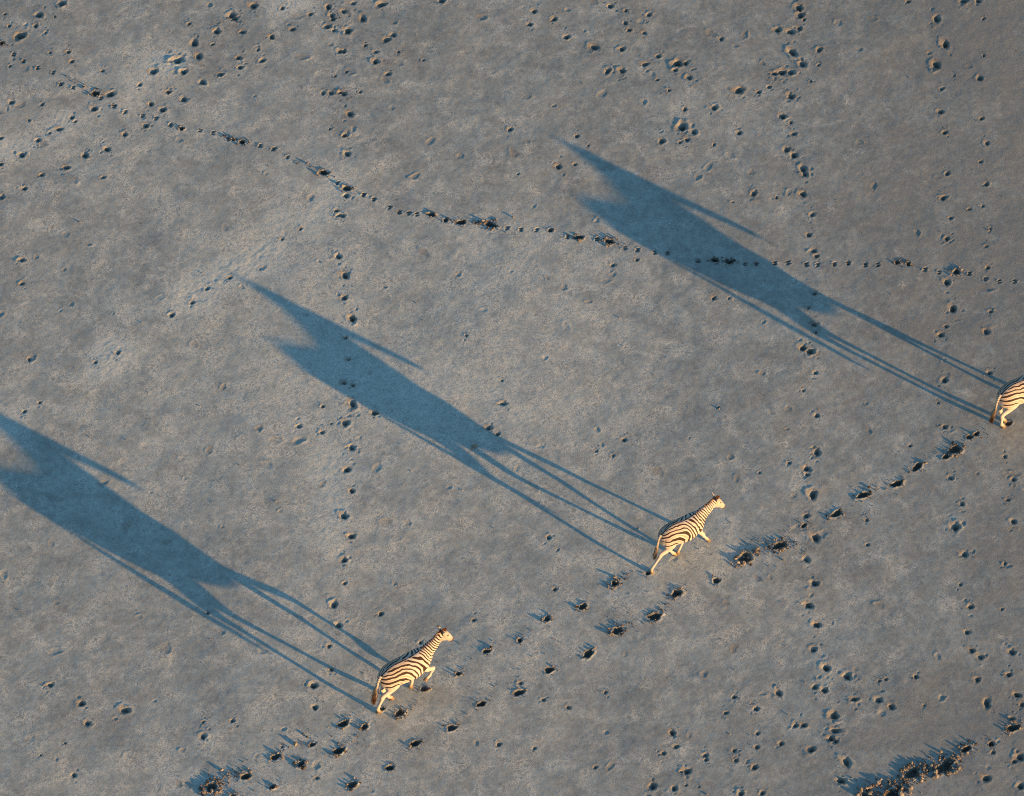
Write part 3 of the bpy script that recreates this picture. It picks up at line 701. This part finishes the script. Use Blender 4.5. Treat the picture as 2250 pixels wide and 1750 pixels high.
def hind_leg(bm, side, st, hk, fe, ho):
    y = side * 0.135
    hip = (-0.47, 1.02)
    limb(bm, [(hip[0], y, 1.10, .19, .11), (0.5 * (hip[0] + st[0]) - .03, y * 1.08, 0.5 * (0.98 + st[1]), .215, .125), (st[0] - .05, y * 1.08, st[1], .155, .105),
              (0.55 * st[0] + 0.45 * hk[0], y, 0.55 * st[1] + 0.45 * hk[1], .088, .066), (hk[0] + .012, y * .80, hk[1] + .05, .066, .050), (hk[0], y * .77, hk[1], .062, .050),
              (0.7 * hk[0] + 0.3 * fe[0], y * .68, 0.7 * hk[1] + 0.3 * fe[1], .046, .040), (0.3 * hk[0] + 0.7 * fe[0], y * .54, 0.3 * hk[1] + 0.7 * fe[1], .040, .036),
              (fe[0], y * HL, fe[1], .049, .044), (0.5 * (fe[0] + ho[0]), y * HL, 0.5 * (fe[1] + ho[1]) + .02, .042, .039), (ho[0], y * HL, ho[1] + .03, .046, .046)])


def fore_leg(bm, side, el, kn, fe, ho):
    y = side * 0.13
    limb(bm, [(0.45, y * .9, 1.04, .15, .085), (0.5 * (0.47 + el[0]), y * 1.1, 0.90, .15, .10), (el[0], y * 1.05, el[1] + .05, .105, .082),
              (0.6 * el[0] + 0.4 * kn[0], y, 0.6 * el[1] + 0.4 * kn[1], .066, .056), (kn[0], y * .78, kn[1] + .02, .056, .050), (kn[0], y * .74, kn[1] - .02, .052, .048),
              (0.6 * kn[0] + 0.4 * fe[0], y * .65, 0.6 * kn[1] + 0.4 * fe[1], .041, .037), (0.25 * kn[0] + 0.75 * fe[0], y * .52, 0.25 * kn[1] + 0.75 * fe[1], .038, .035),
              (fe[0], y * HL, fe[1], .047, .043), (0.5 * (fe[0] + ho[0]), y * HL, 0.5 * (fe[1] + ho[1]) + .02, .041, .038), (ho[0], y * HL, ho[1] + .03, .041, .041)])


def ear(bm, base, tip, wid):
    b, t = np.array(base), np.array(tip)
    L = t - b
    prof = [(-0.15, .55, .9), (0.0, .62, .9), (0.25, .95, .8), (0.5, 1.0, .7), (0.75, .75, .6), (0.92, .42, .5), (1.0, .12, .4)]
    d = L / np.linalg.norm(L)
    side = np.cross(d, np.array([0.85, 0.5 * np.sign(base[1]), 0.0])); side /= np.linalg.norm(side)
    nrm = np.cross(d, side)
    rings = []
    for f, w, th in prof:
        rings.append([b + L * f + side * (wid * w * math.cos(k)) + nrm * (0.019 * th * math.sin(k)) for k in np.linspace(0, 2 * math.pi, 12, endpoint=False)])
    loft(bm, rings)


def hoof_mesh(fe, ho, y, lift):
    """a hoof: a slanted cone frustum with a rounded toe, sole down (or tipped when the leg is lifted)"""
    bm = bmesh.new()
    d = np.array([ho[0] - fe[0], 0, ho[1] - fe[1]]); d /= np.linalg.norm(d)
    if lift:
        ax, toe = d, np.array([-d[2], 0, d[0]])
        if toe[0] < 0 and d[2] < -0.6:
            toe = -toe
    else:
        ax, toe = np.array([0.30, 0, -0.954]), np.array([1.0, 0, 0])
    c0 = np.array([ho[0], y, ho[1] + .035])
    rings = []
    for f, r in ((-.012, .040), (0.0, .044), (.03, .048), (.062, .054), (.07, .050)):
        ring = []
        for k in np.linspace(0, 2 * math.pi, 16, endpoint=False):
            q = c0 + ax * f + toe * (r * 1.12 * math.cos(k)) + np.array([0, 1, 0]) * (r * 0.95 * math.sin(k))
            if not lift:
                q[2] = max(q[2], -0.01)
            ring.append(q)
        rings.append(ring)
    loft(bm, rings)
    bmesh.ops.recalc_face_normals(bm, faces=bm.faces)
    me = bpy.data.meshes.new('hoof'); bm.to_mesh(me); bm.free()
    for p in me.polygons:
        p.use_smooth = True
    return me


LB, LF = 0.142, 0.082                             # stripe spacing on the rump and on the shoulder


def make_zebra(label, at, heading, size, seed, legs, poll, nose, tail_tip, turn=0.0, tuft_dark=1.0):
    zr = np.random.default_rng(seed)
    root = bpy.data.objects.new('zebra', None)
    COL.objects.link(root)
    root.location = (at[0], at[1], 0.0)
    root.rotation_euler = (0, 0, heading)
    root.scale = size
    root['label'] = label; root['category'] = 'zebra'; root['group'] = 'zebras crossing the salt pan'
    bm = bmesh.new()
    trunk(bm)
    px, pz = poll
    ty = turn
    # neck and head
    neck = [(0.44, 0, 1.00, .27, .185), (0.60, ty * .1, 1.09, .225, .145), (0.62 * px + 0.38 * 0.5, ty * .35, 0.62 * pz + 0.38 * 1.0 - .035, .168, .102),
            (px - .10, ty * .8, pz - .10, .135, .084), (px - .02, ty, pz - .07, .115, .076)]
    limb(bm, neck, 6, 20)
    hx, hz = nose[0] - px, nose[1] - pz
    def hp(f, off):                               # along the head, off = towards the forehead side
        L = math.hypot(hx, hz)
        return (px + hx * f - hz / L * off * -1 * -1, ty * (1 + 0.35 * f), pz + hz * f + hx / L * off)
    head = [hp(-.06, -.03) + (.080, .064), hp(.08, -.055) + (.120, .082), hp(.24, -.06) + (.138, .090), hp(.42, -.045) + (.118, .082), hp(.60, -.032) + (.092, .068),
            hp(.78, -.03) + (.076, .060), hp(.92, -.03) + (.070, .059), hp(1.0, -.032) + (.045, .042), hp(1.03, -.034) + (.02, .02)]
    limb(bm, head, 5, 18)
    for sd in (-1, 1):
        ear(bm, (px - .015, ty + sd * .055, pz + .01), (px - .045, ty + sd * .125, pz + .185), .042)
    rh, lh, rf, lf = legs
    hind_leg(bm, -1, *rh[:4]); hind_leg(bm, 1, *lh[:4])
    fore_leg(bm, -1, *rf[:4]); fore_leg(bm, 1, *lf[:4])
    bmesh.ops.recalc_face_normals(bm, faces=bm.faces)
    tmp = bpy.data.meshes.new('tmp'); bm.to_mesh(tmp); bm.free()
    to = bpy.data.objects.new('tmp', tmp); COL.objects.link(to)
    rm = to.modifiers.new('remesh', 'REMESH'); rm.mode = 'VOXEL'; rm.voxel_size = 0.0125; rm.use_smooth_shade = True
    sm = to.modifiers.new('smooth', 'SMOOTH'); sm.factor = 0.5; sm.iterations = 5
    dg = bpy.context.evaluated_depsgraph_get()
    me = bpy.data.meshes.new_from_object(to.evaluated_get(dg))
    bpy.data.objects.remove(to); bpy.data.meshes.remove(tmp)
    me.name = 'body'
    for p in me.polygons:
        p.use_smooth = True
    n = len(me.vertices)
    co = np.empty(n * 3, np.float32); me.vertices.foreach_get('co', co)
    co = co.reshape(n, 3).astype(float)
    x, y, z = co.T
    na, nb = Noise(seed + 50), Noise(seed + 60)
    side = np.where(y < 0, 0.0, 37.0)
    wx = x + 0.034 * na(x * 5 + side, z * 5) + 0.010 * nb(x * 14 + side, z * 14)
    wz = z + 0.034 * nb(x * 5 + side + 9, z * 5) + 0.010 * na(x * 14 + side, z * 14 + 5)
    # rump and flank: arcs round the stifle that run level on the rump and drop to the belly in front
    cx, cz = -0.56, 0.60
    arc = np.maximum(0, 0.27 - np.abs(y)) * 0.55 * smoothstep(1.0, 1.2, z)
    U = np.maximum(wx - cx, 0.0) * 1.0; V = np.maximum(wz - cz + arc, 0.0) * 0.98
    P = 3.2
    r = (U ** P + V ** P + 1e-9) ** (1 / P)
    body_phase = r / LB + np.maximum(r - 0.62, 0) * (1 / LF - 1 / LB)
    # neck: across the neck axis
    nd = np.array([px - 0.45, pz - 1.10]); nd /= np.linalg.norm(nd)
    nn = (wx - 0.45) * nd[0] + (wz - 1.08) * nd[1]
    r0 = 0.45 - cx
    neck_phase = r0 / LB + (r0 - 0.62) * (1 / LF - 1 / LB) + nn / 0.060
    wgt = smoothstep(0.22, 0.52, x + 0.25 * (z - 1.1))
    phase = body_phase * (1 - wgt) + neck_phase * wgt
    hd = np.array([hx, hz]) / math.hypot(hx, hz)
    hf = ((x - px) * hd[0] + (z - pz) * hd[1]) / math.hypot(hx, hz)
    head_w = smoothstep(0.02, 0.14, hf) * (x > px - 0.12)
    phase = phase * (1 - head_w) + head_w * (neck_phase * 0.5 + hf * 14)
    thr = np.full(n, 0.20) + 0.36 * na(x * 3, z * 3 + side)
    # belly, legs and inner thighs stay pale; thin lines on the thigh
    thigh = smoothstep(0.96, 0.84, z) * smoothstep(0.0, -0.2, x)
    belly = smoothstep(0.66, 0.60, z) * smoothstep(-0.1, 0.1, x)
    foreleg = smoothstep(0.82, 0.66, z) * smoothstep(0.28, 0.40, x) * (x < px - 0.1)
    thr = thr + thigh * 1.06 + belly * 2 + foreleg * 1.6
    thr = thr + smoothstep(0.66, 0.56, z) * 1.2 * (x < px - 0.2)
    thr = thr + head_w * 0.45
    # rear of the buttock: pale
    thr = thr + smoothstep(-0.66, -0.74, x) * smoothstep(1.1, 0.95, z) * 1.2
    # dark line down the spine
    spine = (np.abs(y) < 0.055) & (z > 1.0) & (x < 0.40)
    sp = np.clip(np.abs(y) / 0.016, 0, 4)
    thr = np.where(spine, np.where(sp < 1.15, -1.6, np.where(sp < 2.2, 1.2, thr)), thr)
    # ear backs: dark tips
    ears = (z > pz + 0.05) & (x > px - 0.2)
    thr = np.where(ears, np.where(z > pz + 0.13, -0.2, 1.4), thr)
    point_attr(me, 'phase', phase)
    point_attr(me, 'thr', thr)
    point_attr(me, 'ghost', smoothstep(0.1, -0.15, x) * smoothstep(0.75, 0.9, z) * 0.75)
    point_attr(me, 'dust', smoothstep(0.30, 0.02, z) * 0.9)
    point_attr(me, 'muzzle', smoothstep(0.76, 0.92, hf) * (x > px - 0.1))
    body = link('body', me, M_HIDE, root)
    # hooves
    for leg, sy in ((rh, -.135 * HL), (lh, .135 * HL), (rf, -.13 * HL), (lf, .13 * HL)):
        link('hoof', hoof_mesh(leg[2], leg[3], sy, len(leg) > 4), M_HOOF, root)
    # eyes
    for sd in (-1, 1):
        b2 = bmesh.new(); bmesh.ops.create_uvsphere(b2, u_segments=10, v_segments=8, radius=0.021)
        em = bpy.data.meshes.new('eye'); b2.to_mesh(em); b2.free()
        e = link('eye', em, M_EYE, root)
        q = hp(.30, .015); e.location = (q[0], q[1] + sd * .070, q[2])
    # mane: stiff upright bristles from the withers to the forelock
    top = spline([(0.47, 0, 1.262), (0.60, ty * .15, 1.268 + (pz - 1.46) * .2), (0.62 * px + 0.38 * 0.52, ty * .35, 0.62 * pz + 0.38 * 1.15 + .035),
                  (px - .10, ty * .8, pz + .02), (px + .00, ty, pz + .03), (px + .07, ty * 1.05, pz - .015)], 30)
    vs, fs, tip, ph, b0 = [], [], [], [], 0
    for i in range(len(top)):
        t = top[min(i + 1, len(top) - 1)] - top[max(i - 1, 0)]; t /= np.linalg.norm(t)
        up = np.cross(t, np.array([0, 1.0, 0])); up = -up if up[2] < 0 else up
        f = i / (len(top) - 1)
        hgt = (0.030 + 0.048 * math.sin(math.pi * min(1, f * 1.02) ** 0.8)) if f < .8 else 0.085
        for k in range(3):
            o = top[i] - up * .03 + np.array([zr.normal(0, .006), zr.normal(0, .009), 0])
            lean = up + t * zr.normal(-.08, .18) + np.array([0, zr.normal(0, .12), 0])
            L = (hgt + .03) * zr.uniform(.75, 1.1)
            w, th = .010, .007
            q = [o + t * w, o + np.array([0, th, 0]), o - t * w, o - np.array([0, th, 0])]
            vs += q + [o + lean * L * .65 + (a - o) * .8 for a in q] + [o + lean * L]
            fs += [(b0 + j, b0 + (j + 1) % 4, b0 + 4 + (j + 1) % 4, b0 + 4 + j) for j in range(4)] + [(b0 + 4 + j, b0 + 4 + (j + 1) % 4, b0 + 8) for j in range(4)]
            tip += [0] * 4 + [.35] * 4 + [1]
            pv = r0 / LB + (r0 - 0.62) * (1 / LF - 1 / LB) + ((o[0] - .45) * nd[0] + (o[2] - 1.08) * nd[1]) / .060
            ph += [pv] * 9
            b0 += 9
    mm = bpy.data.meshes.new('mane'); mm.from_pydata([tuple(v) for v in vs], [], fs); mm.update()
    fl = np.array(tip)
    far = np.array([v[0] for v in vs]) > px - .03
    point_attr(mm, 'tip', np.where(far, np.maximum(fl, .85), fl)); point_attr(mm, 'phase', ph)
    link('mane', mm, M_MANE, root)
    # tail: pale dock with a dark hair tuft
    tx, tyy, tz = tail_tip
    path = spline([(-0.69, 0, 1.175), (-0.755, tyy * .12, 1.10), (0.55 * -0.78 + 0.45 * tx, tyy * .5, 0.55 * 1.05 + 0.45 * tz), (tx, tyy, tz)], 8)
    k = int(len(path) * .68)
    b3 = bmesh.new()
    rad = np.linspace(.040, .026, k + 1)
    limb(b3, [tuple(path[i]) + (rad[i], rad[i]) for i in range(0, k + 1, 2)], 3, 10)
    bmesh.ops.recalc_face_normals(b3, faces=b3.faces)
    tm = bpy.data.meshes.new('tail'); b3.to_mesh(tm); b3.free()
    for p in tm.polygons:
        p.use_smooth = True
    nv = len(tm.vertices)
    zz = np.array([v.co.z for v in tm.vertices])
    point_attr(tm, 'phase', zz / .05); point_attr(tm, 'thr', np.full(nv, 0.75)); point_attr(tm, 'dust', np.full(nv, .15))
    tail = link('tail', tm, M_HIDE, root)
    vs, fs, tp, b0 = [], [], [], 0
    for i in range(150):
        st = path[zr.integers(int(k * .62), k + 1)]
        o = np.array(st) + zr.normal(0, .010, 3)
        e = path[-1] + zr.normal(0, .026, 3) + np.array([0, 0, zr.uniform(-.05, .16)])
        md = 0.5 * (o + e) + zr.normal(0, .014, 3)
        for c, wd, dk in ((o, .006, 0.0), (md, .008, 0.45), (e, .002, 1.0)):
            tp += [min(1.0, dk * tuft_dark)] * 3
            vs += [c + np.array([wd, 0, 0]), c + np.array([-wd * .5, wd * .87, 0]), c + np.array([-wd * .5, -wd * .87, 0])]
        for q in (0, 3):
            fs += [(b0 + q + j, b0 + q + (j + 1) % 3, b0 + q + 3 + (j + 1) % 3, b0 + q + 3 + j) for j in range(3)]
        b0 += 9
    um = bpy.data.meshes.new('tail_tuft'); um.from_pydata([tuple(v) for v in vs], [], fs); um.update()
    point_attr(um, 'tip', tp)
    link('tail_tuft', um, M_TUFT, tail)
    return root


# leg poses: stifle/elbow, hock/knee, fetlock, hoof (x forward, z up); a fifth entry marks a lifted hoof
make_zebra('zebra lowest in the picture, walking with its right foreleg lifted and bent', ZEBRAS_AT[0], R(37.6), (1.01, 1.0, 1.02), 3,
           (((-.38, .78), (-.74, .50), (-.85, .16), (-.83, .035)), ((-.30, .75), (-.58, .48), (-.45, .16), (-.37, .045)),
            ((.42, .70), (.70, .46), (.63, .22), (.55, .14), 1), ((.40, .73), (.32, .42), (.20, .14), (.17, .035))),
           (1.05, 1.47), (1.33, 1.02), (-.95, -.02, .40), -0.02, 1.1)
make_zebra('zebra in the middle, striding out with its right hind leg stretched far back', ZEBRAS_AT[1], R(35.3), (0.88, 0.91, 1.0), 8,
           (((-.42, .78), (-.78, .53), (-1.02, .17), (-1.02, .035)), ((-.25, .75), (-.42, .46), (-.23, .15), (-.15, .035)),
            ((.47, .73), (.65, .42), (.80, .15), (.87, .035)), ((.36, .72), (.20, .43), (-.01, .16), (-.06, .04))),
           (1.09, 1.43), (1.38, 1.00), (-.86, .03, .36), -0.04, 0.6)
make_zebra('zebra cut off by the right edge, only its rump and hind legs in view', ZEBRAS_AT[2], R(35.0), (0.98, 0.98, 1.07), 21,
           (((-.30, .78), (-.66, .50), (-.62, .16), (-.55, .035)), ((-.28, .77), (-.56, .50), (-.49, .16), (-.41, .035)),
            ((.47, .73), (.62, .42), (.74, .15), (.81, .035)), ((.43, .73), (.45, .42), (.45, .15), (.51, .035))),
           (1.07, 1.39), (1.31, .93), (-.93, -.03, .40), 0.0, 0.9)
